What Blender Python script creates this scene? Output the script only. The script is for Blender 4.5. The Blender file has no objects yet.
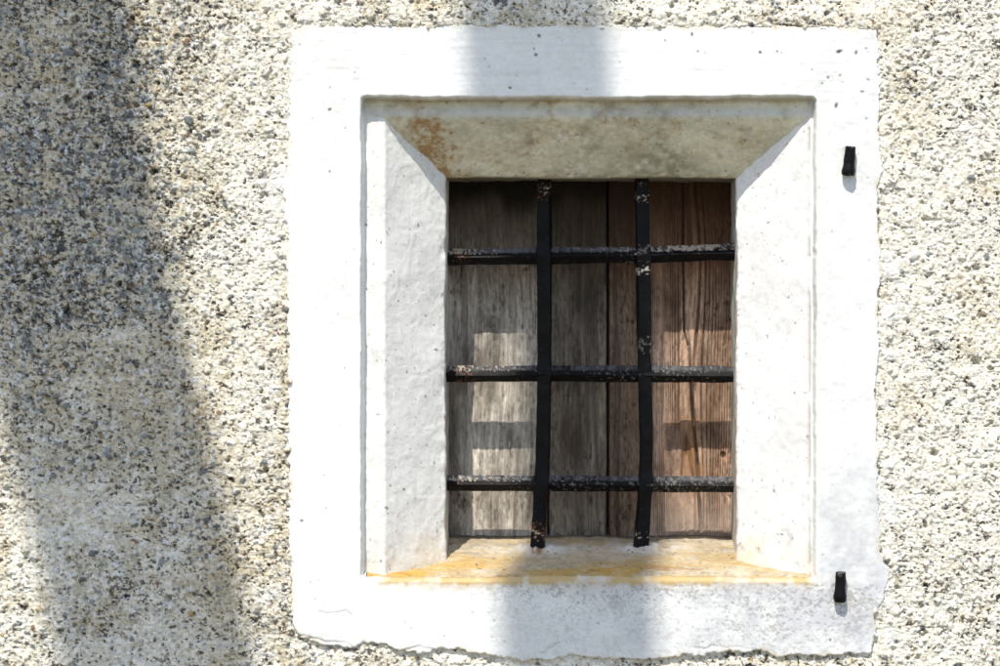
import bpy, math, random
import numpy as np
from mathutils import Vector

SEED = 11
rng = np.random.default_rng(SEED)
random.seed(SEED)
C = bpy.context.scene.collection
S = 0.0015            # metres per unit of the survey grid (the wall face is surveyed in 1.5 mm units)
VX, VY = 560.0, 333.0 # survey origin, level with the eye
D = 2376.0            # eye to wall face, in units
EYE = 1.5             # eye height above the ground, metres
LIP, DI, DB, DW = 14.0, 67.0, 109.0, 153.0   # depth of the lip, the end of the splay, the bars, the boards
SA, SC = 0.30, 1.5    # sunlight: moves SA right and SC down for each unit into the wall


def W(x, y, d):
    """survey position on the wall (x right, y down) + depth into the wall -> world"""
    return np.stack([(np.asarray(x, float) - VX) * S, np.asarray(d, float) * S + 0 * np.asarray(x, float),
                     EYE + (VY - np.asarray(y, float)) * S], -1)


def deep(x, y, d):
    """survey position of something that stands d units behind the wall face (measured by sighting from the eye)"""
    k = (D + d) / D
    return VX + (x - VX) * k, VY + (y - VY) * k


# ------------------------------------------------------------------ helpers
def sstep(a, b, x):
    t = np.clip((x - a) / (b - a), 0, 1)
    return t * t * (3 - 2 * t)


def vnoise(x, y, wl, seed, wly=None):
    """smooth value noise, -1..1, on arrays x, y"""
    wly = wly or wl
    r = np.random.default_rng(seed)
    N = 256
    T = r.uniform(-1, 1, (N, N))
    u, v = x / wl + 37.3, y / wly + 51.7
    iu, iv = np.floor(u).astype(int), np.floor(v).astype(int)
    fu, fv = u - iu, v - iv
    fu = fu * fu * fu * (fu * (fu * 6 - 15) + 10)
    fv = fv * fv * fv * (fv * (fv * 6 - 15) + 10)
    a, b = T[iv % N, iu % N], T[iv % N, (iu + 1) % N]
    c, d = T[(iv + 1) % N, iu % N], T[(iv + 1) % N, (iu + 1) % N]
    return (a * (1 - fu) + b * fu) * (1 - fv) + (c * (1 - fu) + d * fu) * fv


def fbm(x, y, wl, seed, octv=4, gain=.5, wly=None):
    s, a, t = 0, 1, 0
    wly = wly or wl
    for i in range(octv):
        s = s + a * vnoise(x, y, wl / 2 ** i, seed + i * 13, wly / 2 ** i)
        t += a
        a *= gain
    return s / t * 1.5


def mix(a, b, t):
    t = np.asarray(t)[..., None]
    return a * (1 - t) + np.asarray(b, float) * t


def grid_mesh(name, P, col, mat, parent=None, keep=None, flip=False):
    ny, nx = P.shape[:2]
    idx = np.arange(ny * nx).reshape(ny, nx)
    q = np.stack([idx[:-1, :-1], idx[1:, :-1], idx[1:, 1:], idx[:-1, 1:]], -1).reshape(-1, 4)
    if flip:
        q = q[:, ::-1]
    v = P.reshape(-1, 3)
    c = np.clip(col.reshape(-1, 3), 0, 1)
    if keep is not None:
        k = keep.reshape(-1)
        q = q[k[q].all(1)]
        used = np.unique(q)
        re = np.full(len(v), -1)
        re[used] = np.arange(len(used))
        q, v, c = re[q], v[used], c[used]
    return raw_mesh(name, v, q, c, mat, parent)


def raw_mesh(name, v, q, c, mat, parent=None):
    """quads only (numpy)"""
    me = bpy.data.meshes.new(name)
    me.vertices.add(len(v))
    me.vertices.foreach_set('co', np.ascontiguousarray(v, np.float32).ravel())
    me.loops.add(q.size)
    me.loops.foreach_set('vertex_index', np.ascontiguousarray(q, np.int32).ravel())
    me.polygons.add(len(q))
    me.polygons.foreach_set('loop_start', np.arange(0, q.size, 4, dtype=np.int32))
    me.polygons.foreach_set('use_smooth', np.ones(len(q), bool))
    a = me.color_attributes.new('tint', 'FLOAT_COLOR', 'POINT')
    a.data.foreach_set('color', np.concatenate([c, np.ones((len(c), 1))], 1).astype(np.float32).ravel())
    me.update(calc_edges=True)
    me.validate()
    me.materials.append(mat)
    o = bpy.data.objects.new(name, me)
    C.objects.link(o)
    if parent:
        o.parent = parent
        o.matrix_parent_inverse = parent.matrix_basis.inverted()
    return o


def thing(name, label, cat, loc, group=None):
    o = bpy.data.objects.new(name, None)
    o.empty_display_size = .05
    C.objects.link(o)
    o.location = loc
    o['label'], o['category'] = label, cat
    if group:
        o['group'] = group
    return o


def box_geo(x0, x1, y0, y1, d0, d1):
    p = W(np.array([x0, x1, x1, x0] * 2), np.array([y1, y1, y0, y0] * 2), np.array([d0] * 4 + [d1] * 4))
    f = np.array([[0, 1, 2, 3], [5, 4, 7, 6], [4, 0, 3, 7], [1, 5, 6, 2], [3, 2, 6, 7], [4, 5, 1, 0]])
    return p, f


def loft(path, rad, rot, m=24, sq=5.0, seed=0, rough=.35, colfn=None, flat=1.0):
    """closed bar along path (n,3 survey x,y,d): squarish section of half-width rad[n], turned by rot[n]"""
    n = len(path)
    t = np.gradient(path, axis=0)
    t /= np.linalg.norm(t, axis=1)[:, None]
    up = np.array([0, 0, 1.0])                                   # into the wall
    a1 = np.cross(up[None], t)
    a1 /= np.linalg.norm(a1, axis=1)[:, None]
    a2 = np.cross(t, a1)
    th = np.linspace(0, 2 * np.pi, m, endpoint=False)
    r0 = 1 / (np.abs(np.cos(th)) ** sq + np.abs(np.sin(th)) ** sq) ** (1 / sq)
    tt, ii = np.meshgrid(th, np.arange(n))
    L = np.concatenate([[0], np.cumsum(np.linalg.norm(np.diff(path, axis=0), axis=1))])[ii]
    nz = fbm(tt * 9, L, 9, seed, 3) * rough + fbm(tt * 2, L, 45, seed + 5, 2) * rough
    R = (rad[:, None] * r0[None, :] + nz)
    ca, sa = np.cos(tt + rot[:, None]) * R, np.sin(tt + rot[:, None]) * R * flat
    P = path[:, None] + a1[:, None] * ca[..., None] + a2[:, None] * sa[..., None]
    col = colfn(P, L, tt, (path[:, None, 1] - P[..., 1]) / rad[:, None])
    v = W(P[..., 0], P[..., 1], P[..., 2]).reshape(-1, 3)
    idx = np.arange(n * m).reshape(n, m)
    q = np.stack([idx[:-1], np.roll(idx[:-1], -1, 1), np.roll(idx[1:], -1, 1), idx[1:]], -1).reshape(-1, 4)
    caps = []
    for row, sgn in ((0, 1), (n - 1, -1)):                        # caps as quads of the ring
        ring = idx[row][::sgn]
        for k in range(m // 2 - 1):
            caps.append([ring[(m - 1 - k)], ring[(m - 2 - k)], ring[k + 1], ring[k]])
    q = np.concatenate([q, np.array(caps)])
    return v, q, np.clip(col.reshape(-1, 3), 0, 1)


def polyline_dist(x, y, pts):
    d = np.full(x.shape, 1e9)
    for (ax, ay), (bx, by) in zip(pts[:-1], pts[1:]):
        vx, vy = bx - ax, by - ay
        t = np.clip(((x - ax) * vx + (y - ay) * vy) / (vx * vx + vy * vy + 1e-9), 0, 1)
        d = np.minimum(d, np.hypot(x - ax - t * vx, y - ay - t * vy))
    return d


def poly_sdf(x, y, pts):
    """positive inside"""
    ins = np.zeros(x.shape, bool)
    cl = list(pts) + [pts[0]]
    for (ax, ay), (bx, by) in zip(cl[:-1], cl[1:]):
        if ay == by:
            continue
        ins ^= ((ay > y) != (by > y)) & (x < (bx - ax) * (y - ay) / (by - ay) + ax)
    d = polyline_dist(x, y, cl)
    return np.where(ins, d, -d)


# ------------------------------------------------------------------ materials
def material(name, rough=.9, bump=((900, .4, .0004),), spec=.3, vary=(250, .12), rough_var=0.0, stretch=(1, 1, 1), grain=None):
    m = bpy.data.materials.new(name)
    m.use_nodes = True
    nt = m.node_tree
    N, Lk = nt.nodes, nt.links
    b = N['Principled BSDF']
    b.inputs['Roughness'].default_value = rough
    b.inputs['Specular IOR Level'].default_value = spec
    at = N.new('ShaderNodeAttribute'); at.attribute_name = 'tint'
    tc = N.new('ShaderNodeTexCoord')
    mp = N.new('ShaderNodeMapping'); mp.inputs['Scale'].default_value = stretch
    Lk.new(tc.outputs['Object'], mp.inputs['Vector'])
    nz = N.new('ShaderNodeTexNoise'); nz.inputs['Scale'].default_value = vary[0]; nz.inputs['Detail'].default_value = 5
    Lk.new(mp.outputs['Vector'], nz.inputs['Vector'])
    mr = N.new('ShaderNodeMapRange'); mr.inputs['To Min'].default_value = 1 - vary[1] * 2; mr.inputs['To Max'].default_value = 1 + vary[1] * 2
    Lk.new(nz.outputs['Fac'], mr.inputs['Value'])
    mx = N.new('ShaderNodeMix'); mx.data_type = 'RGBA'; mx.blend_type = 'MULTIPLY'; mx.inputs[0].default_value = 1
    Lk.new(at.outputs['Color'], mx.inputs[6]); Lk.new(mr.outputs['Result'], mx.inputs[7])
    Lk.new(mx.outputs[2], b.inputs['Base Color'])
    last = None
    for sc, st, dist in bump:
        n2 = N.new('ShaderNodeTexNoise'); n2.inputs['Scale'].default_value = sc; n2.inputs['Detail'].default_value = 4
        Lk.new(mp.outputs['Vector'], n2.inputs['Vector'])
        bp = N.new('ShaderNodeBump'); bp.inputs['Strength'].default_value = st; bp.inputs['Distance'].default_value = dist
        Lk.new(n2.outputs['Fac'], bp.inputs['Height'])
        if last:
            Lk.new(last.outputs['Normal'], bp.inputs['Normal'])
        last = bp
    Lk.new(last.outputs['Normal'], b.inputs['Normal'])
    if rough_var:
        m2 = N.new('ShaderNodeMapRange'); m2.inputs['To Min'].default_value = rough - rough_var; m2.inputs['To Max'].default_value = rough + rough_var
        Lk.new(nz.outputs['Fac'], m2.inputs['Value']); Lk.new(m2.outputs['Result'], b.inputs['Roughness'])
    return m


M_rough = material('roughcast_render', .95, ((420, .7, .0012), (1400, .6, .0004)), .2, (600, .22))
M_plaster = material('lime_plaster', .92, ((300, .35, .0006), (1100, .45, .0003)), .2, (220, .05))
M_wood = material('weathered_wood', .85, ((500, .5, .0006),), .2, (330, .16), 0, (1, 1, .06))
M_iron = material('painted_iron', .5, ((350, .5, .0007), (1300, .5, .0003)), .13, (400, .3), .12)
M_core = material('masonry', .95)
M_bark = material('bark', .95, ((40, .9, .01),), .1, (12, .25))
M_leaf = material('leaf', .6, ((40, .1, .01),), .3, (3, .3))
M_ground = material('gravel_ground', .95, ((60, .7, .01),), .1, (25, .2))

# ------------------------------------------------------------------ the wall opening, surveyed
OPEN = (361.5, 815.5, 97.5, 580.0)         # front lip of the niche
OUTLINE = [(290, 28), (330, 25), (400, 26), (470, 24), (540, 25), (600, 25), (660, 26), (720, 26), (790, 26), (850, 27), (879, 29),
           (880, 70), (879, 120), (882, 165), (880, 205), (881, 260), (879, 330), (876, 400), (879, 470), (880, 520), (881, 548),
           (887, 566), (889, 580), (884, 592), (885, 600), (876, 612), (875, 635), (871, 652), (830, 656), (780, 657), (760, 652),
           (730, 651), (700, 655), (672, 656), (640, 660), (600, 657), (575, 654), (545, 660), (520, 661), (500, 657), (478, 652),
           (450, 651), (440, 648), (420, 652), (404, 650), (385, 645), (368, 644), (355, 649), (340, 647), (320, 645), (303, 638),
           (293, 624), (291, 560), (289, 480), (288, 400), (288, 330), (287, 260), (286, 222), (284, 200), (284, 180), (287, 160), (289, 100)]


def opening_sdf(x, y, r=4):
    cx, cy = (OPEN[0] + OPEN[1]) / 2, (OPEN[2] + OPEN[3]) / 2
    hx, hy = (OPEN[1] - OPEN[0]) / 2 - r, (OPEN[3] - OPEN[2]) / 2 - r
    qx, qy = np.abs(x - cx) - hx, np.abs(y - cy) - hy
    return np.hypot(np.maximum(qx, 0), np.maximum(qy, 0)) + np.minimum(np.maximum(qx, qy), 0) - r   # + outside the hole


# ------------------------------------------------------------------ house wall : roughcast
wall = thing('house_wall', 'rough grey and cream pebbledash house wall surrounding the white window frame', 'wall', (0, 0, 0))

ST = .8                                     # grid step of the finely modelled part
X0, X1, Y0, Y1 = -72, 1072, -64, 736
fx_, fy_ = np.arange(X0, X1 + .01, ST), np.arange(Y0, Y1 + .01, ST)
gx, gy = np.meshgrid(fx_, fy_)
big = fbm(gx, gy, 170, 101, 4)
mid = fbm(gx, gy, 34, 131, 4)
fine = fbm(gx, gy, 6.5, 171, 4, .68)
grit = fbm(gx, gy, 3.0, 191, 2, .65, 2.6)
H = big * 1.4 + mid * 1.5 + fine * 1.45 + grit * .7
# how much bare dark aggregate shows / how much limewash sits on it
bare = .30 + .22 * big + .26 * fbm(gx, gy, 60, 211, 4, .6)
bare += .46 * sstep(190, 70, gx + .10 * gy - 60) * sstep(560, 250, gy) + .12 * sstep(260, 120, gx - .15 * gy)  # darker stone down the left, partly painted to deepen the shade there
bare -= .32 * sstep(800, 900, gx) + .10 * sstep(150, 250, gx) * sstep(900, 600, gx)
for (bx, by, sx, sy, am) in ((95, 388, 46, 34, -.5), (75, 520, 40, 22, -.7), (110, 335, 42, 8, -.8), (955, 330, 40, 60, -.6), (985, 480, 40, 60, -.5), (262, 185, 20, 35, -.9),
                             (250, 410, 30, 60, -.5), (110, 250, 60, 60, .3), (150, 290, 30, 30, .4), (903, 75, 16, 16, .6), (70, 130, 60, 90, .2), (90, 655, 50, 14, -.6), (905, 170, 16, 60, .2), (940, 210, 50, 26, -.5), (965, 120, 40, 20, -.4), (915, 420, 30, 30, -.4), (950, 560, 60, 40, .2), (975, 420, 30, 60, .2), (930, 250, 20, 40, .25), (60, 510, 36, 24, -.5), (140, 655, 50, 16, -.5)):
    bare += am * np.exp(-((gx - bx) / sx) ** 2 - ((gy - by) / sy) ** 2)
bare = np.clip(bare, 0, 1)
cream = np.array([.54, .495, .385])
wash = np.array([.72, .69, .595])
lw = fbm(gx, gy, 12, 221, 4, .65)
col = mix(np.broadcast_to(cream, gx.shape + (3,)).copy(), wash, sstep(.0, .7, lw * .55 + .75 - 1.35 * bare + .35 * fbm(gx, gy, 80, 222, 4, .6)))
limed = sstep(.25, .75, fbm(gx, gy, 46, 223, 5, .68) + .35 - bare)                  # broad patches where limewash still clogs the grain
col = mix(col, (.70, .665, .57), limed * .7)
H = H * (1 - .3 * limed)
och = sstep(.15, .8, fbm(gx, gy, 55, 301, 4)) * .5
och += .6 * np.exp(-((gx - 210 - .05 * (gy - 400)) / 30) ** 2) * sstep(250, 420, gy) + .5 * np.exp(-((gx - 284) / 7) ** 2) * sstep(180, 330, gy)
col = mix(col, (.54, .42, .23), np.clip(och, 0, .75) * .5)
# broken faces of grey-blue stone flush with the mortar
t1 = fbm(gx, gy, 9.5, 231, 5, .72)
m1 = sstep(-.02, .34, t1 - .74 + .84 * bare - .2 * limed)
tone = .20 + .09 * vnoise(gx, gy, 7, 241) + .05 * grit
scol = np.stack([tone * .93, tone * 1.02, tone * 1.03], -1)
warm = sstep(.1, .5, vnoise(gx, gy, 16, 242))
scol = mix(scol, np.stack([tone * 1.12, tone * .98, tone * .74], -1), warm * .8)
col = col * (1 - m1[..., None] * .82) + scol * m1[..., None] * .82
H -= .5 * m1
# dark grit, fine, in drifts, with the shade of pits painted in
t2 = fbm(gx, gy, 3.9, 251, 3, .75, 2.9)
m2 = sstep(.36, .60, t2 - .08 + .34 * bare + .24 * mid + .10 * fbm(gx, gy, 90, 252, 3))
gcol = mix(np.broadcast_to(np.array([.035, .036, .04]), gx.shape + (3,)), (.13, .085, .05), sstep(-.1, .6, vnoise(gx, gy, 5, 261)))
col = col * (1 - m2[..., None] * .9) + gcol * m2[..., None] * .9
H -= 2.1 * m2
# pale flecks of lime
m3 = sstep(.42, .66, fbm(gx, gy, 4.2, 271, 3, .7) + .1 * lw)
col = mix(col, (.68, .685, .67), m3 * .85)
H += .5 * m3
col *= np.clip(1 + .22 * grit + .12 * fine, .3, 2)[..., None]
# loose and half-bedded stones
N_ST = 36000
px = rng.uniform(X0 + 12, X1 - 12, N_ST); py = rng.uniform(Y0 + 12, Y1 - 12, N_ST)
pr = np.clip(rng.lognormal(math.log(1.6), .40, N_ST), .9, 4.8)
pe = rng.uniform(.5, 1.0, N_ST); pa = rng.uniform(0, np.pi, N_ST); ph = rng.uniform(.35, .95, N_ST)
pal = np.array([[.085, .10, .11], [.145, .165, .18], [.215, .24, .255], [.27, .255, .21], [.36, .26, .12], [.18, .11, .07], [.05, .05, .055], [.45, .44, .42], [.26, .17, .10]])
pk = rng.choice(len(pal), N_ST, p=[.19, .20, .17, .14, .06, .05, .10, .06, .03])
u_bare = rng.uniform(0, 1, N_ST)
outs = poly_sdf(px, py, OUTLINE)
order = np.argsort(pr)
for i in order:
    if outs[i] > 10:
        continue
    r = pr[i]; w = int(r * 1.5 / ST) + 2
    cx, cy = int(round((px[i] - X0) / ST)), int(round((py[i] - Y0) / ST))
    sl = (slice(cy - w, cy + w + 1), slice(cx - w, cx + w + 1))
    dx, dy = gx[sl] - px[i], gy[sl] - py[i]
    ca, sa = math.cos(pa[i]), math.sin(pa[i])
    e = ((dx * ca + dy * sa) / r) ** 2 + ((-dx * sa + dy * ca) / (r * pe[i])) ** 2
    e = e + .55 * fine[sl] + .45 * grit[sl]
    b = bare[cy, cx]
    k = np.clip(1 - e, 0, 1)
    if u_bare[i] < .22:                                              # a lost stone leaves a pit
        H[sl] -= 2.6 * r ** .7 * k
        continue
    if k.max() > 0:
        H[sl] = np.maximum(H[sl], H[cy, cx] * .7 + r * ph[i] * np.sqrt(k))
    if u_bare[i] < .24 + .55 * b:
        col[sl] = mix(col[sl], pal[pk[i]] * (.75 + .5 * ph[i]) , sstep(.0, .4, k) * .85)
H += .3 * fbm(gx, gy, 2.4, 401, 1)
smear = np.exp(-(((gx - 278) / 13) ** 2 + ((gy - 186) / 22) ** 2) ** 1.5) * np.clip(.85 + .5 * fbm(gx, gy, 10, 411, 3), 0, 1)     # limewash daubed past the edge
smear = np.maximum(smear, .6 * np.exp(-((gx - 268) / 22) ** 2 - ((gy - 228) / 40) ** 2) * np.clip(.3 + fbm(gx, gy, 9, 412, 3), 0, 1))
smear = np.maximum(smear, .9 * np.exp(-((gx - 890) / 9) ** 2) * sstep(.0, .6, fbm(gx, gy, 22, 413, 3)) * sstep(90, 200, gy))
col = mix(col, (.74, .735, .71), np.clip(smear, 0, 1) * .92)
H = H * (1 - .55 * np.clip(smear, 0, 1)) + 1.2 * np.clip(smear, 0, 1)
so = poly_sdf(gx + 2.5 * vnoise(gx, gy, 14, 500) + 1.2 * vnoise(gx, gy, 5, 501), gy + 2.5 * vnoise(gx, gy, 14, 502) + 1.2 * vnoise(gx, gy, 5, 503), OUTLINE)
H += 2.8 * np.exp(-((gy - 18) / 13) ** 2) * sstep(270, 300, gx) * sstep(900, 875, gx)        # render laid proud over the head of the frame
H -= 2.4 * sstep(-16, -2, so) * sstep(600, 630, gy)                                          # and worn back under its foot
H += .8 * np.exp(-((so + 6) / 6) ** 2) * sstep(870, 880, gx)
H = H - 16 * sstep(1, 9, so)
# the fine part, a ring of the same texture at a wider step, and the rest of the wall, in one sheet
ex = lambda lo, hi, st: np.arange(lo, hi - .01, st)
axs = np.concatenate([ex(-3000, -520, 40), ex(-520, X0, 7), fx_, ex(X1 + 7, 1520, 7), ex(1520, 4100, 40)])
ays = np.concatenate([ex(-1700, -420, 40), ex(-420, Y0, 7), fy_, ex(Y1 + 7, 1090, 7), ex(1090, 1380, 40)])
FX, FY = np.meshgrid(axs, ays)
inx, iny = (FX >= X0 - .01) & (FX <= fx_[-1] + .01), (FY >= Y0 - .01) & (FY <= fy_[-1] + .01)
PAT = 240                                                   # texture patch reused beyond: the stretch left of the frame
wx, wy = np.mod(FX - X0, 2 * PAT), np.mod(FY - Y0, 2 * 380)
wx, wy = np.where(wx > PAT, 2 * PAT - wx, wx), np.where(wy > 380, 760 - wy, wy)
ii = np.where(inx & iny, np.rint((FX - X0) / ST), np.rint(wx / ST)).astype(int)
jj = np.where(inx & iny, np.rint((FY - Y0) / ST), np.rint(wy / ST)).astype(int)
FH, FC, FSO = H[jj, ii], col[jj, ii], np.where(inx & iny, so[np.clip(jj, 0, so.shape[0] - 1), np.clip(ii, 0, so.shape[1] - 1)], -99)
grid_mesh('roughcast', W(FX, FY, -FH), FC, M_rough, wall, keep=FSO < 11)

# masonry behind the render, and the dark room behind the boards
cv, cf, n0 = [], [], 0
for args in ((-3000, 352, -1700, 1334, 30, 330), (826, 4100, -1700, 1334, 30, 330), (352, 826, -1700, 86, 30, 330), (352, 826, 596, 1334, 30, 330), (352, 826, 86, 596, 318, 330)):
    p, f = box_geo(*args)
    cv.append(p); cf.append(f + n0); n0 += 8
cv, cf = np.concatenate(cv), np.concatenate(cf)
raw_mesh('masonry_core', cv, cf, np.full((len(cv), 3), .12), M_core, wall)

# ------------------------------------------------------------------ window surround
surround = thing('window_surround', 'white limewashed plaster surround with a deep splayed niche around the barred window', 'window surround', (0, 0, 0))

sx, sy = np.meshgrid(np.arange(258, 902), np.arange(10, 674))
sx, sy = sx.astype(float), sy.astype(float)
jx = 2.2 * vnoise(sx, sy, 15, 700) + 1.4 * vnoise(sx, sy, 5, 701) + .8 * vnoise(sx, sy, 2.6, 705)
jy = 2.2 * vnoise(sx, sy, 15, 702) + 1.4 * vnoise(sx, sy, 5, 703) + .8 * vnoise(sx, sy, 2.6, 706)
so2 = poly_sdf(sx + jx, sy + jy, OUTLINE)
op = opening_sdf(sx + .8 * vnoise(sx, sy, 30, 710) + .35 * vnoise(sx, sy, 6, 711), sy + 1.0 * vnoise(sx, sy, 40, 712) + .5 * vnoise(sx, sy, 7, 713))
h = 2.6 + .9 * fbm(sx, sy, 120, 720, 3) + .30 * fbm(sx, sy, 18, 721, 3)
h += .16 * vnoise(sx, sy, 60, 723, 2.2) * sstep(120, 80, sy) + .07 * vnoise(sx, sy, 45, 724, 2.4) * sstep(560, 600, sy)      # brush strokes along head and foot
h += .16 * vnoise(sx, sy, 2.6, 725, 40) * sstep(100, 130, sy) * sstep(590, 560, sy)
h += .15 * fbm(sx, sy, 5, 726, 2)
pc = np.broadcast_to(np.array([.785, .795, .765]), sx.shape + (3,)).copy()
pc *= (1 + .07 * fbm(sx, sy, 70, 730, 4) + .05 * fbm(sx, sy, 9, 731, 4, .7))[..., None]
mot = sstep(.05, .8, fbm(sx, sy, 44, 732, 5, .65)) * .35 + .25 * sstep(.2, .9, fbm(sx, sy, 90, 733, 4, .6, 6)) * sstep(110, 90, sy) + .3 * sstep(.2, .8, fbm(sx, sy, 6, 734, 4, .6, 120)) * (sx < 360)
pc = mix(pc, (.66, .655, .645), np.clip(mot, 0, 1))
# grey low right and under the sill; soft shade painted at both sides
g = .55 * np.exp(-((sx - 800) / 120) ** 2 - ((sy - 625) / 45) ** 2) + .30 * sstep(815, 822, sx) * np.exp(-((sy - 520) / 80) ** 2)
g += .35 * np.exp(-((sy - 590) / 13) ** 2) * sstep(500, 600, sx) + .16 * np.exp(-((sx - 330) / 40) ** 2 - ((sy - 190) / 50) ** 2)
g += .14 * sstep(812, 822, sx) + .10 * sstep(600, 640, sy)
g *= .85 + .8 * fbm(sx, sy, 18, 740, 5, .6)
pc = mix(pc, (.50, .51, .54), np.clip(g * 1.15, 0, .85))
ye = np.exp(-np.maximum(0, sy - 582 - 3 * fbm(sx, sy, 12, 752, 4, .7)) / 3.5) * sstep(568, 574, sy) * sstep(360, 400, sx) * (op < 26) * sstep(822, 800, sx) * np.clip(.92 + .6 * fbm(sx, sy, 22, 750, 4, .65), 0, 1)
pc = mix(pc, (.52, .35, .12), np.clip(ye, 0, .88))
gr = sstep(.12, .5, fbm(sx, sy, 3.4, 760, 4, .9) + .35 * fbm(sx, sy, 20, 761, 4, .6)) * np.clip((np.exp(-np.maximum(0, sy - 583) / 26) + .22) * sstep(582, 586, sy) * sstep(400, 520, sx) * (.55 + .5 * sstep(480, 560, sx)) + .5 * np.exp(-((sx - 790) / 90) ** 2 - ((sy - 620) / 40) ** 2), 0, 1)
pc = mix(pc, (.33, .32, .30), gr * .7)
h -= .5 * gr
# grime along the outer edges
pc = mix(pc, (.60, .52, .38), .7 * sstep(7, 0, so2) * sstep(-.2, .6, fbm(sx, sy, 14, 770, 3)))
pc = mix(pc, (.40, .385, .30), .8 * sstep(1.2, -1.2, op + .8 * fbm(sx, sy, 9, 775, 3)) * sstep(120, 104, sy))  # lip underside at the head painted darker, its shade put into colour
# cracks
cracks = [[(318, 612), (333, 614), (345, 611), (352, 614)], [(300, 634), (322, 641), (345, 642), (357, 649), (365, 645), (376, 648), (400, 652), (421, 646), (446, 652), (470, 653), (498, 660)],
          [(346, 262), (345, 275), (348, 288)], [(818, 660 - 34), (842, 632), (864, 631)], [(690, 648), (730, 646), (760, 650)], [(820, 95), (836, 88), (848, 92)], [(812, 150), (816, 260), (815, 330)],
          [(540, 652), (552, 648), (560, 641)], [(330, 500), (334, 508)]]
for k, ln in enumerate(cracks):
    dd = polyline_dist(sx + 1.6 * vnoise(sx, sy, 7, 780), sy + 1.6 * vnoise(sx, sy, 7, 781), ln)
    wd = .55 if k != 1 else .8
    if k in (3, 5):
        continue
    kk = (.6 if k == 1 else .4) * sstep(wd + .8, wd * .4, dd) * (.55 + .45 * np.clip(vnoise(sx, sy, 16, 790 + k) * 1.4 + .4, 0, 1))
    h -= 1.6 * kk
    pc = mix(pc, (.22, .20, .18), kk * .75)
# dents, nicks and grains
dents = [(300, 45, 1), (539, 36, 1.6), (534, 49, 1), (536, 55, 1.6), (510, 88, 1.3), (330, 110, 1.3), (330, 172, 1.2), (692, 35, 1.3), (665, 41, 1), (698, 52, 1.1), (705, 53, 1), (760, 53, 1.5), (777, 52, 1.2),
         (839, 52, 2.2), (856, 53, 1.6), (866, 49, 1.2), (836, 106, 2), (828, 78, 1.6), (822, 84, 1.4), (840, 76, 1.2), (868, 80, 1.3), (862, 92, 1.4), (866, 119, 1.2), (812, 70, 1.2), (302, 521, 1.3), (290, 578, 1.4), (830, 640, 1.4)]
r2 = np.random.default_rng(5)
for _ in range(80):
    dents.append((r2.uniform(818, 878), r2.uniform(40, 640), r2.uniform(.4, .9)))
for _ in range(70):
    dents.append((r2.uniform(295, 878), r2.choice([r2.uniform(32, 92), r2.uniform(590, 648)]), r2.uniform(.4, .9)))
for _ in range(30):
    dents.append((r2.uniform(295, 355), r2.uniform(40, 640), r2.uniform(.4, .9)))
for (dx, dy, rr) in dents:
    rr = rr * (.68 if dx > 810 else .85)
    yy, xx = int(dy) - 10, int(dx) - 258
    sl = (slice(max(0, yy - 6), yy + 7), slice(max(0, xx - 6), xx + 7))
    ang = r2.uniform(0, 3.14); el = r2.uniform(1, 2.2)
    ax_, ay_ = sx[sl] - dx, sy[sl] - dy
    e = np.hypot((ax_ * math.cos(ang) + ay_ * math.sin(ang)) / el, -ax_ * math.sin(ang) + ay_ * math.cos(ang)) / rr
    kk = np.exp(-e ** 3 * .8)
    h[sl] -= 1.2 * rr * kk
    pc[sl] = mix(pc[sl], (.07, .065, .065), np.clip(kk * 1.0 * min(1, rr / 1.1), 0, .92))
h = -11 + (h + 11) * sstep(-3.2, 1.4, so2)
lipd = np.where(OPEN[3] - sy < np.minimum(sx - OPEN[0], OPEN[1] - sx) + 3, 4.0, LIP + 4)
h = h - lipd * (1 - sstep(-2.4, 1.2, op)) * 1.0
grid_mesh('surround_face', W(sx, sy, -h), pc, M_plaster, surround, keep=(op > -4.5) & (so2 > -14))

# jambs : a profile swept up and down, jambs run on past the head and the sill inside the masonry


def profile_sheet(prof, n_u, t0, t1, n_v, vertical):
    """prof: (across, depth) knots, already in true survey units; rounded by resampling"""
    prof = np.array(prof, float)
    L = np.concatenate([[0], np.cumsum(np.linalg.norm(np.diff(prof, axis=0), axis=1))])
    u = np.linspace(0, L[-1], n_u)
    a, d = np.interp(u, L, prof[:, 0]), np.interp(u, L, prof[:, 1])
    for _ in range(4):                                              # soften the arrises
        a[1:-1] = (a[:-2] + 2 * a[1:-1] + a[2:]) / 4
        d[1:-1] = (d[:-2] + 2 * d[1:-1] + d[2:]) / 4
    t = np.linspace(t0, t1, n_v)
    tang = np.stack([np.gradient(a), np.gradient(d)], 1); tang /= np.linalg.norm(tang, axis=1)[:, None] + 1e-9
    nrm = np.stack([tang[:, 1], -tang[:, 0]], 1)
    U, T = np.meshgrid(u, t)
    A, Dp = np.broadcast_to(a, U.shape).copy(), np.broadcast_to(d, U.shape).copy()
    return U, T, A, Dp, np.broadcast_to(nrm, U.shape + (2,))


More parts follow.
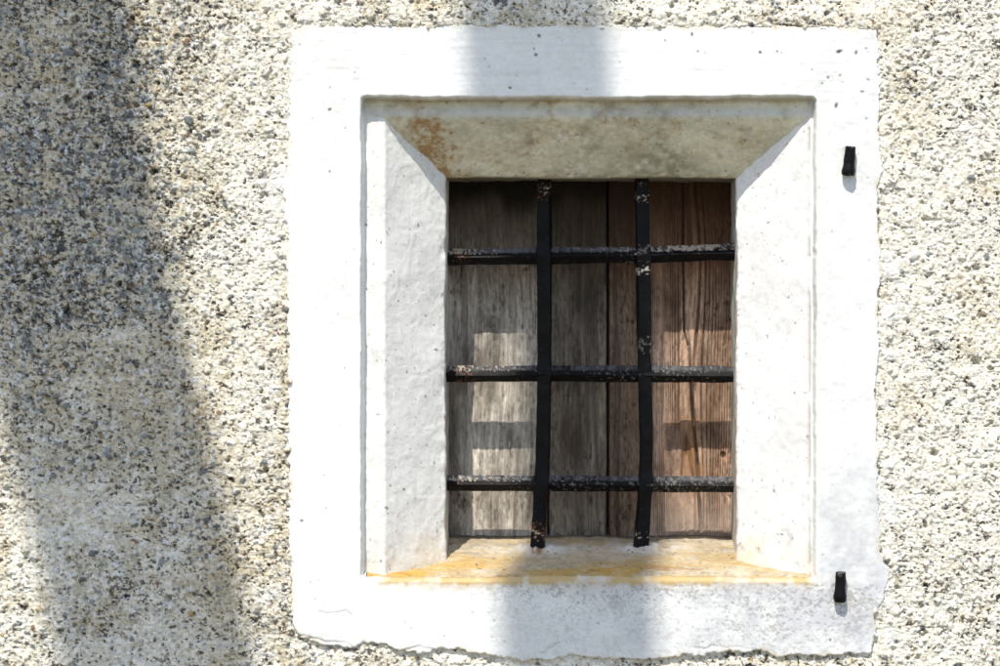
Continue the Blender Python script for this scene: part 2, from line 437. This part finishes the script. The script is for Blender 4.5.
white = np.array([.77, .765, .75])
for side in (-1, 1):
    if side < 0:
        prof = [(352, LIP), (384, LIP), (deep(388, 0, LIP)[0], LIP + 3), (deep(445, 0, DI)[0], DI), (deep(445, 0, DI)[0], DW + 20)]
    else:
        prof = [(824, LIP - 2), (811, LIP - 2), (deep(809, 0, 10)[0], LIP), (deep(737, 0, DI)[0], DI), (deep(737, 0, DI)[0], DW + 20)]
    U, T, A, Dp, Nn = profile_sheet(prof, 260, 88, 604, 560, True)
    kk = U / U.max()
    n = .9 * fbm(U, T, 60, 800 + side, 3) + .30 * fbm(U, T, 16, 820 + side, 3) + .08 * fbm(U, T, 5, 840 + side, 2)
    # overlapping trowelled flakes of limewash
    fl = fbm(U, T, 42, 860 + side, 3, .6)
    fl = np.floor(fl * 3 + .5 * T / 60)
    n += .12 * (fl % 2) * (side < 0) + .04 * (fl % 2)
    # the inner arris is worn and lumpy
    arr = np.exp(-((Dp - DI - 3) / 10) ** 2)
    n += arr * 1.3 * fbm(U, T, 17, 880 + side, 3)
    sgn = 1 if side < 0 else -1
    A2, D2 = A + sgn * n * np.abs(Nn[..., 0]) , Dp - n * np.abs(Nn[..., 1])
    pc = np.broadcast_to(white if side > 0 else np.array([.77, .765, .735]), U.shape + (3,)).copy()
    pc *= (1 + .07 * fbm(U, T, 50, 900 + side, 4) + .05 * fbm(U, T, 6, 902 + side, 3, .7))[..., None]
    st = np.clip(sstep(28, 0, 556 - T - (Dp - 10) * .0) * (.55 + .8 * fbm(U, T, 20, 905, 3)), 0, 1)
    pc = mix(pc, (.66, .50, .24), st * (.45 if side > 0 else .3))
    reveal_tone = sstep(DI + 2, DI + 20, Dp) * (.75 + .5 * fbm(U, T, 25, 911, 3))
    pc = mix(pc, (.36, .31, .22), np.clip(reveal_tone, 0, .85))  # reveal behind the splay browner and darker
    pc = mix(pc, (.42, .38, .28), .55 * sstep(130, 96, T) * np.clip(.5 + fbm(U, T, 20, 915, 3), 0, 1) * (Dp < LIP + 4))
    gg = sstep(.35, .9, fbm(U, T, 8, 920 + side, 3)) * (.35 + (.6 if side > 0 else .1) * sstep(470, 560, T))
    pc = mix(pc, (.42, .41, .38), gg * .6)
    sp = sstep(1.02, 1.2, fbm(U, T, 3.6, 930 + side, 2))
    pc = mix(pc, (.2, .18, .16), sp * .8)
    if side > 0:
        cr = np.exp(-((A - 810) / 1.8) ** 2) * sstep(.0, .7, fbm(U, T, 22, 941, 3) + .5)
        pc = mix(pc, (.42, .40, .34), cr * .6)
        A2 = A2 + 1.2 * cr
    grid_mesh('jamb', W(A2, T, D2), pc, M_plaster, surround, flip=(side > 0))

# head of the niche
hz = lambda y, d: deep(0, y, d)[1]
prof = [(84, LIP), (hz(116, LIP), LIP), (hz(119, LIP), LIP + 2), (hz(177, DI), DI), (hz(177, DI) - 1, DW + 20)]
U, T, A, Dp, Nn = profile_sheet(prof, 260, 350, 828, 520, False)
n = .8 * fbm(U, T, 70, 1000, 3) + .6 * fbm(U, T, 18, 1001, 3) + .6 * fbm(U, T, 5, 1002, 4, .7)
n += 1.0 * np.exp(-((Dp - DI) / 8) ** 2) * fbm(U, T, 14, 1003, 3)
A2, D2 = A + n * np.abs(Nn[..., 0]), Dp - n * np.abs(Nn[..., 1])
pc = np.broadcast_to(np.array([.64, .61, .46]), U.shape + (3,)).copy()
pc *= (1 + .16 * fbm(U, T, 40, 1010, 4) + .16 * fbm(U, T, 6, 1009, 4, .7))[..., None]
pc = mix(pc, (.76, .74, .64), .75 * sstep(.15, .7, fbm(U, T, 20, 1008, 6, .75)))
pc = mix(pc, (.60, .61, .60), sstep(22, 16, A - 84) * 0 + .7 * np.exp(-((A - 111) / 5) ** 2))
st = np.exp(-((T - 420 + 16 * fbm(U, T, 16, 1023, 4, .65) - (Dp - LIP) * .45) / 14) ** 2) * sstep(LIP - 3, LIP + 3, Dp) * (.75 + .6 * fbm(U, T, 14, 1011, 3))
st += .75 * sstep(800, 740, T) * sstep(.05, .75, fbm(U, T, 46, 1012, 4)) * sstep(55, LIP + 3, Dp) * sstep(380, 420, T)
st += .30 * sstep(.3, .8, fbm(U, T, 30, 1014, 4, .7)) * sstep(815, 760, T)
st = st * (.55 + .75 * sstep(-.25, .35, fbm(U, T, 4, 1021, 3, .8) + .5 * fbm(U, T, 40, 1022, 2, .5, 5)))
st += .35 * sstep(103, 99, A)
pc = mix(pc, (.33, .18, .05), np.clip(1.15 * st * (1 + .5 * fbm(U, T, 5, 1019, 3)), 0, .85))
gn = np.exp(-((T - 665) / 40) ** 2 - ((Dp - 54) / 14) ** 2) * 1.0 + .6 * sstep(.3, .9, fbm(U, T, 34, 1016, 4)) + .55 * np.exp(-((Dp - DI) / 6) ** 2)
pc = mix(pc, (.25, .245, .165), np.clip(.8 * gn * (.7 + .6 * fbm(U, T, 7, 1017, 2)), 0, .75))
pc = mix(pc, (.14, .12, .10), sstep(1.08, 1.25, fbm(U, T, 4.5, 1018, 2)) * .8)
pc = mix(pc, (.10, .09, .07), sstep(DI + 4, DI + 24, Dp) * .8)  # recess behind the head painted near-black as shade
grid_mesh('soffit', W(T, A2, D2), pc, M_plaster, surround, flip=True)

# sill : sloping slab of stained plaster
tu, tv = np.meshgrid(np.linspace(350, 828, 620), np.linspace(0, 1, 190))
dep = np.interp(tv, [0, .06, .12, .2, 1], [4, .4, 1.2, 6, DW + 30])
yy = np.interp(tv, [0, .06, .12, .2, 1], [590, 583.5, 581.2, 579.5, 579.5 - 31 * (DW + 24) / (DW - 6)])
yy = yy - 4.0 * np.exp(-((tu - 355) / 45) ** 2) * (tv < .3) - 2.0 * np.exp(-((tu - 815) / 40) ** 2) * (tv < .3)
ln_y = tv * 180
lump = 1.1 * fbm(tu, ln_y, 60, 1100, 3) + .7 * fbm(tu, ln_y, 16, 1101, 3) + .6 * fbm(tu, ln_y, 5, 1102, 4, .7)
lump += 1.7 * sstep(.3, 0, tv) * fbm(tu, ln_y * 0, 14, 1103, 4, .65)
bars_x = [(deep(537.5, 0, DB)[0], DB), (deep(640.5, 0, DB)[0], DB)]
for bx, bd in bars_x:                                                # mortar collar at the foot of each bar
    rr = np.hypot((tu - bx) / 1.5, dep - bd)
    lump += 3.4 * np.exp(-((rr - 8) / 6) ** 2) * (1 + .6 * fbm(tu, ln_y, 8, 1110, 2))
yy = yy - lump
pc = np.broadcast_to(np.array([.46, .395, .285]), tu.shape + (3,)).copy()
pc *= (1 + .18 * fbm(tu, ln_y, 30, 1120, 4) + .22 * fbm(tu, ln_y, 5, 1119, 3, .7))[..., None]
yel = np.clip(.35 + .9 * fbm(tu, ln_y, 70, 1121, 4, .6, 22), 0, 1) * (.35 + .65 * np.exp(-((dep - 18) / 42) ** 2))
pc = mix(pc, (.52, .32, .07), np.clip(1.1 * yel * (1.05 + .5 * fbm(tu, ln_y, 4, 1125, 3, .8)), 0, .95))
org = sstep(.10, .65, fbm(tu, ln_y, 40, 1122, 6, .72, 9)) * sstep(100, 8, dep)
pc = mix(pc, (.32, .15, .035), org * .8)
pc = mix(pc, (.30, .25, .185), sstep(.0, .6, fbm(tu, ln_y, 44, 1123, 5, .65, 14)) * sstep(40, 110, dep) * .75)
pc = mix(pc, (.70, .66, .58), sstep(.35, .8, fbm(tu, ln_y, 26, 1124, 4)) * .5 * (.35 + .65 * (dep < 14)))
for bx, bd in bars_x:
    rr = np.hypot((tu - bx - 6) / 2.6, (dep - bd + 2) / 1.1)
    pc = mix(pc, (.66, .645, .60), np.exp(-(rr / 17) ** 2) * np.clip(.7 + .7 * fbm(tu, ln_y, 9, 1130, 3), 0, 1))
    pc = mix(pc, (.24, .09, .035), .8 * np.exp(-(((tu - bx) / 9) ** 2 + ((dep - bd + 12) / 7) ** 2)) * np.clip(.5 + fbm(tu, ln_y, 5, 1131, 2), 0, 1) * (1 if bx < 600 else .4))
pc = mix(pc, (.09, .08, .07), sstep(.95, 1.1, fbm(tu, ln_y, 4, 1140, 2)) * .8)
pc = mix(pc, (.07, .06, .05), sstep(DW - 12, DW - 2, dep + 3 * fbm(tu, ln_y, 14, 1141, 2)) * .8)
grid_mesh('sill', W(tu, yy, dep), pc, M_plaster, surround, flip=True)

# ------------------------------------------------------------------ plank shutter
shutter = thing('plank_shutter', 'closed shutter of four weathered grey and brown vertical planks behind the iron bars', 'shutter', tuple(W(590, 540, DW)))


def plank(x0, x1, base, dark, seed, corr, depth, warp, top_dark, extra=None, curve=None):
    xa, xb = deep(x0, 0, depth)[0], deep(x1, 0, depth)[0]
    ya, yb = deep(0, 170, depth)[1], deep(0, 556, depth)[1]
    nu, nv = int((xb - xa) / .55), int((yb - ya) / .75)
    u = np.linspace(xa, xb, nu); v = np.linspace(ya, yb, nv)
    Ug, Vg = np.meshgrid(u, v)
    k = D / (D + depth)
    Px, Py = VX + (Ug - VX) * k, VY + (Vg - VY) * k                  # sighted positions, for the knots
    G = Ug + warp * vnoise(Ug, Vg, 90, seed, 260) + .8 * vnoise(Ug, Vg, 30, seed + 1, 90)
    if curve:
        G = curve(G, Px, Py)
    g1 = fbm(G, Vg, 9, seed + 2, 2, .6, 900); g2 = fbm(G, Vg, 3.2, seed + 3, 2, .7, 90); g3 = fbm(G, Vg, 1.5, seed + 4, 2, .7, 16)
    wx = fbm(Ug, Vg, 26, seed + 5, 4, .55, 70)
    g4 = fbm(Ug, Vg, 2.6, seed + 14, 3, .7, 6)
    groove = sstep(.05, .62, g1 * .85 + g2 * .35 + .12 * g4) * (.55 + .45 * np.clip(corr, 0, 1.6) / 1.6)
    if corr > 2:
        fr = (G + 1.6 * vnoise(Ug, Vg, 40, seed + 16, 170)) / (7.4 + 1.5 * vnoise(Ug, Vg * 0, 60, seed + 17))
        tri = np.abs(fr - np.floor(fr) - .5) * 2
        ring = sstep(.50, .80, tri + .08 * g2) * np.clip(.75 + .6 * fbm(Ug, Vg, 14, seed + 18, 2, .5, 150), .15, 1)
        groove = np.maximum(groove * .55, ring)
    hgt = -groove * corr + .22 * g3 + .35 * g2 + .8 * fbm(Ug, Vg, 80, seed + 6, 2, .5, 200)
    c = np.broadcast_to(np.array(base, float), Ug.shape + (3,)).copy()
    c = mix(c, dark, np.clip(.30 + .70 * wx, 0, 1) * .85)
    c *= np.clip(1 + .26 * g2 + .24 * g3 + .34 * g4, .2, 2)[..., None]
    hgt = hgt + .3 * g4
    c = mix(c, np.array(dark) * .32, groove * (.86 if corr > 2 else .72))
    spk = sstep(.22, .7, fbm(Ug, Vg, 2.8, seed + 7, 3, .75, 6)) * np.clip(.2 + fbm(Ug, Vg, 50, seed + 12, 3), 0, 1)
    c = mix(c, np.array(dark) * .3, spk * .85); hgt -= .4 * spk
    # upper boards browned and darkened in colour to deepen their shade
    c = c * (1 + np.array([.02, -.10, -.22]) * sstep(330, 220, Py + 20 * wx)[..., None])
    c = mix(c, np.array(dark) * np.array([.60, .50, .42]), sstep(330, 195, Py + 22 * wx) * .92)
    c = mix(c, (.012, .010, .008), top_dark * sstep(22, -6, Py - 199 + 9 * vnoise(Ug, Vg * 0, 16, seed + 15) + 8 * wx))  # near-black band along the top, strongest on the left boards
    if extra:
        c, hgt = extra(c, hgt, Px, Py, Ug, Vg)
    edge = np.minimum(Ug - xa, xb - Ug) + .6 * vnoise(Ug, Vg, 12, seed + 8)
    hgt = hgt - 3.0 * sstep(2.2, 0, edge)
    c = mix(c, (.03, .025, .02), sstep(2.0, .2, edge) * .8)
    foot = 2.0 * vnoise(Ug, Vg * 0, 9, seed + 9)
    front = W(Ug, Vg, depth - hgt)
    # wrap sides and back so that the plank is a solid board
    def ring(P, dx):
        q = P.copy(); q[..., 1] = (depth + 14) * S; return q
    Pl, Pr = ring(front[:, :1], 0), ring(front[:, -1:], 0)
    Pm = np.concatenate([Pr + 0, Pl + 0], 1)
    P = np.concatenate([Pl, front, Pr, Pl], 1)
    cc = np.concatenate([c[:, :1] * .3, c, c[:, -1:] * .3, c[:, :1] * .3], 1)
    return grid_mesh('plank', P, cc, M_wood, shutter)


def ex1(c, h, X, Y, U, V):
    c = mix(c, (.045, .04, .035), .85 * np.exp(-((X - 463) / 3.5) ** 2 - ((Y - 505) / 8) ** 2))
    c = mix(c, (.06, .05, .045), .75 * sstep(470, 452, X + 5 * vnoise(U, V, 20, 3100)) * sstep(300, 420, Y))  # shade of the jamb painted down the left edge
    b = np.exp(-((X - 491) / 14) ** 2 - ((Y - 325) / 34) ** 2) * (.6 + .5 * fbm(U, V, 9, 3101, 3))
    c = mix(c, (.05, .045, .04), np.clip(b, 0, .75))
    return c, h


def ex2(c, h, X, Y, U, V):
    b = np.exp(-((X - 570) / 16) ** 2 - ((Y - 440) / 40) ** 2) * (.5 + .8 * fbm(U, V, 16, 3201, 3, .6, 60))
    c = mix(c, (.06, .04, .028), np.clip(b, 0, .8))
    return mix(c, (.035, .03, .03), .9 * np.exp(-((X - 591) / 1.8) ** 2 - ((Y - 500) / 5) ** 2)), h


def ex3(c, h, X, Y, U, V):
    return mix(c, (.05, .035, .025), .7 * np.exp(-((X - 626) / 4) ** 2 - ((Y - 517) / 9) ** 2)), h


def cv4(G, X, Y):
    # grain runs round a knot low down by the jamb and leans over towards the top
    e = np.hypot((X - 738) / 1.0, (Y - 512) / 2.6)
    G = G + 30 * np.exp(-e / 18)
    G = G * .82 + 10 * vnoise(X, Y, 46, 3390, 120) * sstep(672, 700, X)
    return G - .00055 * np.maximum(0, 330 - Y) ** 1.6 * sstep(675, 725, X)


def ex4(c, h, X, Y, U, V):
    line = [(688, 330), (690, 380), (694, 430), (698, 480), (702, 540)]
    d = polyline_dist(X + 1.0 * vnoise(U, V, 26, 3301), Y, line)
    k = sstep(2.2, .6, d) * sstep(300, 380, Y)
    h = h - 2.4 * k
    c = mix(c, (.02, .015, .012), k * .9)
    d2 = polyline_dist(X, Y, [(683, 175), (683, 240), (684, 330), (688, 345)])
    k2 = sstep(1.5, .5, d2); h = h - 1.6 * k2; c = mix(c, (.03, .02, .015), k2 * .8)
    k3 = sstep(3.2, 1.6, np.hypot(X - 723, (Y - 455) / 1.3)); h = h - 3 * k3; c = mix(c, (.01, .01, .01), k3 * .95)
    c = mix(c, (.44, .36, .30), .5 * sstep(470, 530, Y + 10 * vnoise(U, V, 12, 3303)))
    t = np.exp(-((X - 690) / 34) ** 2 - ((Y - 455) / 26) ** 2) * np.clip(.4 + .8 * fbm(U, V, 8, 3305, 2, .5, 40), 0, 1)
    return mix(c, (.44, .23, .10), np.clip(t, 0, .35)), h


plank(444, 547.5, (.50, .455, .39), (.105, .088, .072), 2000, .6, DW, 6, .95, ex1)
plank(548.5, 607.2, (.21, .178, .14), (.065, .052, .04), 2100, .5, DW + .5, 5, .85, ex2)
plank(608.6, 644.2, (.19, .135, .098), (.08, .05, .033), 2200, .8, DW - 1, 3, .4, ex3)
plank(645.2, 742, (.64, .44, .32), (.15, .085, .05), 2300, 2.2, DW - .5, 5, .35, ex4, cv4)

# ------------------------------------------------------------------ iron grille
grille = thing('window_grille', 'black iron grille of two upright and three level bars set in the window niche', 'grille', tuple(W(590, 550, DB)))


def iron_col(flakes_lit, seed, wear_light=0.0):
    def f(P, L, tt, up):
        c = np.full(P.shape, .0045) * np.array([1, 1, 1.12])
        c *= (1 + .5 * fbm(tt * 6, L, 12, seed, 3))[..., None]
        worn_lit = sstep(.35, .75, up) * wear_light * np.clip(.62 + .5 * fbm(tt * 4, L, 26, seed + 6, 4, .65) + .35 * fbm(tt * 4, L, 3, seed + 7, 2), 0, 1)
        c = mix(c, (.11, .108, .115), worn_lit)                          # worn paint, and sunlight painted grey along the upper face
        pale = sstep(.78, 1.0, fbm(tt * 7, L, 3.0, seed + 1, 3)) * (.25 + .75 * (up > .2))
        c = mix(c, (.26, .255, .25), pale * .6 * (.3 + .7 * wear_light))
        for (l0, wd, kind, am) in flakes_lit:
            e = np.exp(-((L - l0) / wd) ** 2) * am
            e = e * sstep(.25, .55, up) if kind == 3 else e  # tan patches are sunlight painted on the upper facets
            sp = sstep(.25, .6, fbm(tt * 8, L, 2.5, seed + 2 + kind, 3, .65) + e - .45) * (e > .08)
            c = mix(c, (.22, .075, .03) if kind == 0 else ((.55, .50, .42) if kind == 1 else ((.40, .34, .27) if kind == 3 else (.16, .15, .14))), np.clip(sp, 0, 1) * .9)
        return c
    return f


def bar(name, pts, half, turn, seed, flakes_lit=(), swell=(), rough=.22, sq=12.0, d=DB, flat=1.0, wear_light=0.0):
    pts = np.array(pts, float)
    L = np.concatenate([[0], np.cumsum(np.linalg.norm(np.diff(pts, axis=0), axis=1))])
    n = int(L[-1] / .9)
    u = np.linspace(0, L[-1], n)
    p = np.stack([np.interp(u, L, pts[:, i]) for i in range(2)], 1)
    for _ in range(25):
        p[1:-1] = (p[:-2] + p[2:] + 2 * p[1:-1]) / 4
    gx_, gy_ = deep(p[:, 0], p[:, 1], d)
    path = np.stack([gx_, gy_, np.full(n, d) + .5 * vnoise(u, u * 0, 60, seed + 40)], 1)
    rad = half * 1.046 * (1 + .05 * vnoise(u, u * 0, 22, seed + 41) + .04 * vnoise(u, u * 0, 70, seed + 42))
    for (s0, w, am) in swell:
        rad = rad * (1 + am * np.exp(-((u - s0) / w) ** 2))
    rot = np.full(n, turn) + .10 * vnoise(u, u * 0, 80, seed + 43)
    v, q, c = loft(path, rad, rot, 32, sq, seed, rough, iron_col(flakes_lit, seed, wear_light), flat)
    o = raw_mesh(name, v, q, c, M_iron, grille)
    o.data.polygons.foreach_set('use_smooth', np.zeros(len(o.data.polygons), bool))
    return o


Q = math.pi / 4
bar('crossbar', [(436, 257.5), (500, 256.5), (545, 256), (600, 255), (644, 255), (700, 253), (746, 251.5)], 6.1, Q + .12, 4000, ((30, 26, 3, 1.15), (24, 10, 0, .4), (205, 14, 1, .3), (270, 44, 3, 1.25), (250, 60, 3, .9)), rough=.35, wear_light=1.0)
bar('crossbar', [(436, 374), (545, 373.5), (644, 374), (746, 374.5)], 6.1, Q + .14, 4100, ((24, 18, 3, .9), (60, 40, 3, .45), (30, 12, 0, .3), (230, 60, 2, .35)), wear_light=.9)
bar('crossbar', [(436, 483), (545, 483.5), (644, 484), (746, 484.5)], 6.1, Q + .14, 4200, ((16, 10, 0, .3), (26, 20, 3, .9), (64, 40, 3, .5), (150, 60, 2, .4), (250, 60, 2, .5)), wear_light=1.0)
bar('upright_bar', [(544.5, 164), (544.5, 250), (544.5, 373), (543, 450), (541.5, 486), (539, 520), (537, 558)], 6.5, .18, 4300, ((24, 8, 1, .36), (32, 9, 0, .42), (384, 7, 0, .7), (388, 5, 1, .4)), ((92, 9, .20), (209, 9, .22), (320, 9, .22)))
bar('upright_bar', [(641.5, 164), (643, 250), (644.5, 373), (646.5, 440), (645.5, 480), (643, 520), (640, 558)], 6.5, -.15, 4400, ((32, 12, 1, .30), (92, 8, 2, .6), (112, 4, 1, .7), (190, 8, 2, .5), (390, 5, 1, .5)), ((92, 9, .20), (209, 9, .22), (320, 9, .22)))

# ------------------------------------------------------------------ hinge pins (pintles) in the right side of the surround


def hinge_pin(label, top, bot, seed, r=5.7):
    t = thing('hinge_pin', label, 'hinge pin', tuple(W(bot[0], bot[1], -3)), 'old hinge pins on the surround')
    (tx, ty), (bx, by) = top, bot
    k = np.linspace(0, 1, 46)
    path = np.stack([tx + (bx - tx) * k, ty + (by - ty) * k, -9.5 + 2.0 * k], 1)
    rad = r * (.93 + .05 * k + .17 * np.exp(-((k - .84) / .14) ** 2) - .16 * sstep(.03, 0, k) - .12 * sstep(.97, 1, k))
    v, q, c = loft(path, rad, np.full(46, .3), 28, 2.4, seed, .35, iron_col(((0, 3, 2, .6), (33, 5, 2, .5)), seed))
    raw_mesh('pin', v, q, c, M_iron, t)
    k = np.linspace(0, 1, 24)
    path = np.stack([bx - .4 + 1.2 * k, by - 4.5 + 3 * k, -8 + 19 * k], 1)
    # shank: runs into the wall, swept with a level reference
    th = np.linspace(0, 2 * np.pi, 20, endpoint=False)
    R = 4.4 + .4 * np.sin(3 * th)
    P = path[:, None] + np.stack([np.cos(th) * R, np.sin(th) * R * .95, th * 0], 1)[None]
    P = P + .25 * rng.normal(size=P.shape)
    idx = np.arange(24 * 20).reshape(24, 20)
    q = np.stack([idx[:-1], np.roll(idx[:-1], -1, 1), np.roll(idx[1:], -1, 1), idx[1:]], -1).reshape(-1, 4)
    cc = np.full((480, 3), .016)
    raw_mesh('shank', W(P[..., 0], P[..., 1], P[..., 2]).reshape(-1, 3), q, cc, M_iron, t)
    return t


hinge_pin('short black iron hinge pin high on the surround, leaning, beside the niche top corner', (849.6, 147), (847, 176), 5000)
hinge_pin('short black iron hinge pin low on the surround, just beyond the sill end', (839.6, 571), (839, 601), 5100)

# ------------------------------------------------------------------ ground and the two trees whose trunks shade the wall
gxs, gys = np.meshgrid(np.concatenate([[-150], np.linspace(-12, 12, 60), [150]]), np.concatenate([[-200], np.linspace(-16, .4, 50)]))
gz = .02 * vnoise(gxs, gys, 1.7, 7000) - .02
grid_mesh('ground', np.stack([gxs, gys, gz], -1), np.broadcast_to(np.array([.24, .215, .17]), gxs.shape + (3,)), M_ground)['kind'] = 'structure'


def tree(label, shadow, halfw, yt, seed):
    """shadow: (x, y) survey centre line of the trunk's shade on the wall; the trunk stands yt metres before it towards the sun"""
    r3 = np.random.default_rng(seed)
    pts = [((x - VX) * S - SA * yt, -yt, EYE + (VY - y) * S + SC * yt) for x, y in shadow]
    pts.sort(key=lambda p: p[2])
    lo, hi = pts[0], pts[-1]
    base = (lo[0] + .25, -yt, -.05)
    topz = 10.4
    sl = (hi[0] - pts[-2][0]) / (hi[2] - pts[-2][2])
    pts = [base] + pts + [(hi[0] + sl * 1.6, -yt, topz)]
    P = np.array(pts)
    L = P[:, 2]
    z = np.linspace(L[0], L[-1], 160)
    c = np.stack([np.interp(z, L, P[:, 0]), np.interp(z, L, P[:, 1]), z], 1)
    for _ in range(12):
        c[1:-1] = (c[:-2] + 2 * c[1:-1] + c[2:]) / 4
    t = thing('tree', label, 'tree', (base[0], base[1], 0))
    th = np.linspace(0, 2 * np.pi, 24, endpoint=False)
    TT, ZZ = np.meshgrid(th, z)
    rad = halfw * (1.25 - .25 * np.clip(ZZ / 7.5, 0, 1) + .5 * np.exp(-ZZ / .35) - .45 * sstep(8.3, 10.4, ZZ))
    rad = rad * (1 + .06 * vnoise(TT * 3, ZZ * 3, 2.0, seed) + .07 * vnoise(TT, ZZ, .5, seed + 1) * 1.0)
    V = np.stack([c[:, None, 0] + np.cos(TT) * rad, c[:, None, 1] + np.sin(TT) * rad, ZZ], -1)
    vv, qq, n0 = [V.reshape(-1, 3)], [], 0
    idx = np.arange(V.shape[0] * 24).reshape(-1, 24)
    qq.append(np.stack([idx[:-1], np.roll(idx[:-1], -1, 1), np.roll(idx[1:], -1, 1), idx[1:]], -1).reshape(-1, 4))
    n0 = V.shape[0] * 24
    tips = []
    for b in range(9):                                              # limbs under the crown
        s = c[int(len(c) * (.93 + .007 * b)) if b < 8 else -1]
        an = b * 2.4 + r3.uniform(-.3, .3)
        e = s + np.array([math.cos(an) * 1.3, math.sin(an) * 1.1, r3.uniform(.9, 1.8)])
        kk = np.linspace(0, 1, 8)[:, None]
        cen = s + (e - s) * kk + np.array([0, 0, .25]) * np.sin(kk * np.pi)
        t8 = np.linspace(0, 2 * np.pi, 8, endpoint=False)
        R = .06 * (1 - .75 * kk)
        lv = cen[:, None] + np.stack([np.cos(t8)[None] * R, np.sin(t8)[None] * R, 0 * t8[None] * R], -1)
        vv.append(lv.reshape(-1, 3))
        ii = np.arange(64).reshape(8, 8) + n0
        qq.append(np.stack([ii[:-1], np.roll(ii[:-1], -1, 1), np.roll(ii[1:], -1, 1), ii[1:]], -1).reshape(-1, 4))
        n0 += 64
        tips.append(e)
    vv, qq = np.concatenate(vv), np.concatenate(qq)
    raw_mesh('trunk', vv, qq, np.broadcast_to(np.array([.16, .12, .09]), vv.shape), M_bark, t)
    # leaves in clumps round the limbs
    lv, lc = [], []
    for e in tips:
        for _ in range(7):
            cc = e + r3.normal(size=3) * np.array([.38, .30, .35])
            cc[2] = max(cc[2], 11.0)
            tone = r3.uniform(.7, 1.3)
            for _ in range(45):
                p = cc + r3.normal(size=3) * .2
                a, b = r3.normal(size=3), r3.normal(size=3)
                a /= np.linalg.norm(a); b -= a * a.dot(b); b /= np.linalg.norm(b)
                lv += [p - a * .05, p + b * .025, p + a * .05, p - b * .025]
                lc += [np.array([.05, .085, .03]) * tone * r3.uniform(.8, 1.2)] * 4
    lv, lc = np.array(lv), np.array(lc)
    raw_mesh('crown', lv, np.arange(len(lv)).reshape(-1, 4), lc, M_leaf, t)


tree('tall slim tree facing the wall, its straight trunk shading the middle of the window', [(529, -60), (532, 20), (545, 200), (560, 400), (577, 620), (584, 720)], .112, 3.9, 61)
tree('tall bent tree facing the wall, its thicker trunk shading the pebbledash', [(20, -60), (26, 20), (40, 150), (62, 280), (95, 400), (135, 540), (158, 640), (170, 730)], .15, 4.0, 83)

# ------------------------------------------------------------------ camera
cam = bpy.data.cameras.new('camera')
cam.sensor_width = 36
cam.lens = D / 1000 * 36
cam.shift_x = (500 - VX) / 1000
cam.clip_start, cam.clip_end = .05, 500
co = bpy.data.objects.new('camera', cam)
C.objects.link(co)
co.location = (0, -D * S, EYE)
co.rotation_euler = (math.radians(90), 0, 0)
bpy.context.scene.camera = co

# ------------------------------------------------------------------ light
to_sun = Vector((-SA, -1, SC)).normalized()
elev = math.asin(to_sun.z)
azim = math.atan2(to_sun.x, to_sun.y)
sun = bpy.data.lights.new('sun', 'SUN')
sun.energy = 3.05
sun.angle = math.radians(.42)
sun.color = (1, .945, .85)
sob = bpy.data.objects.new('sun', sun)
C.objects.link(sob)
sob.rotation_euler = (-to_sun).to_track_quat('-Z', 'Y').to_euler()
w = bpy.data.worlds.new('World')
bpy.context.scene.world = w
w.use_nodes = True
nt = w.node_tree
sky = nt.nodes.new('ShaderNodeTexSky')
sky.sky_type = 'NISHITA'
sky.sun_disc = False
sky.sun_elevation = elev
sky.sun_rotation = azim
nt.links.new(sky.outputs['Color'], nt.nodes['Background'].inputs['Color'])
nt.nodes['Background'].inputs['Strength'].default_value = .122

sc = bpy.context.scene
sc.view_settings.view_transform = 'Standard'
sc.view_settings.look = 'None'
sc.view_settings.exposure = .68
sc.view_settings.gamma = 1.0
sc.cycles.max_bounces = 8
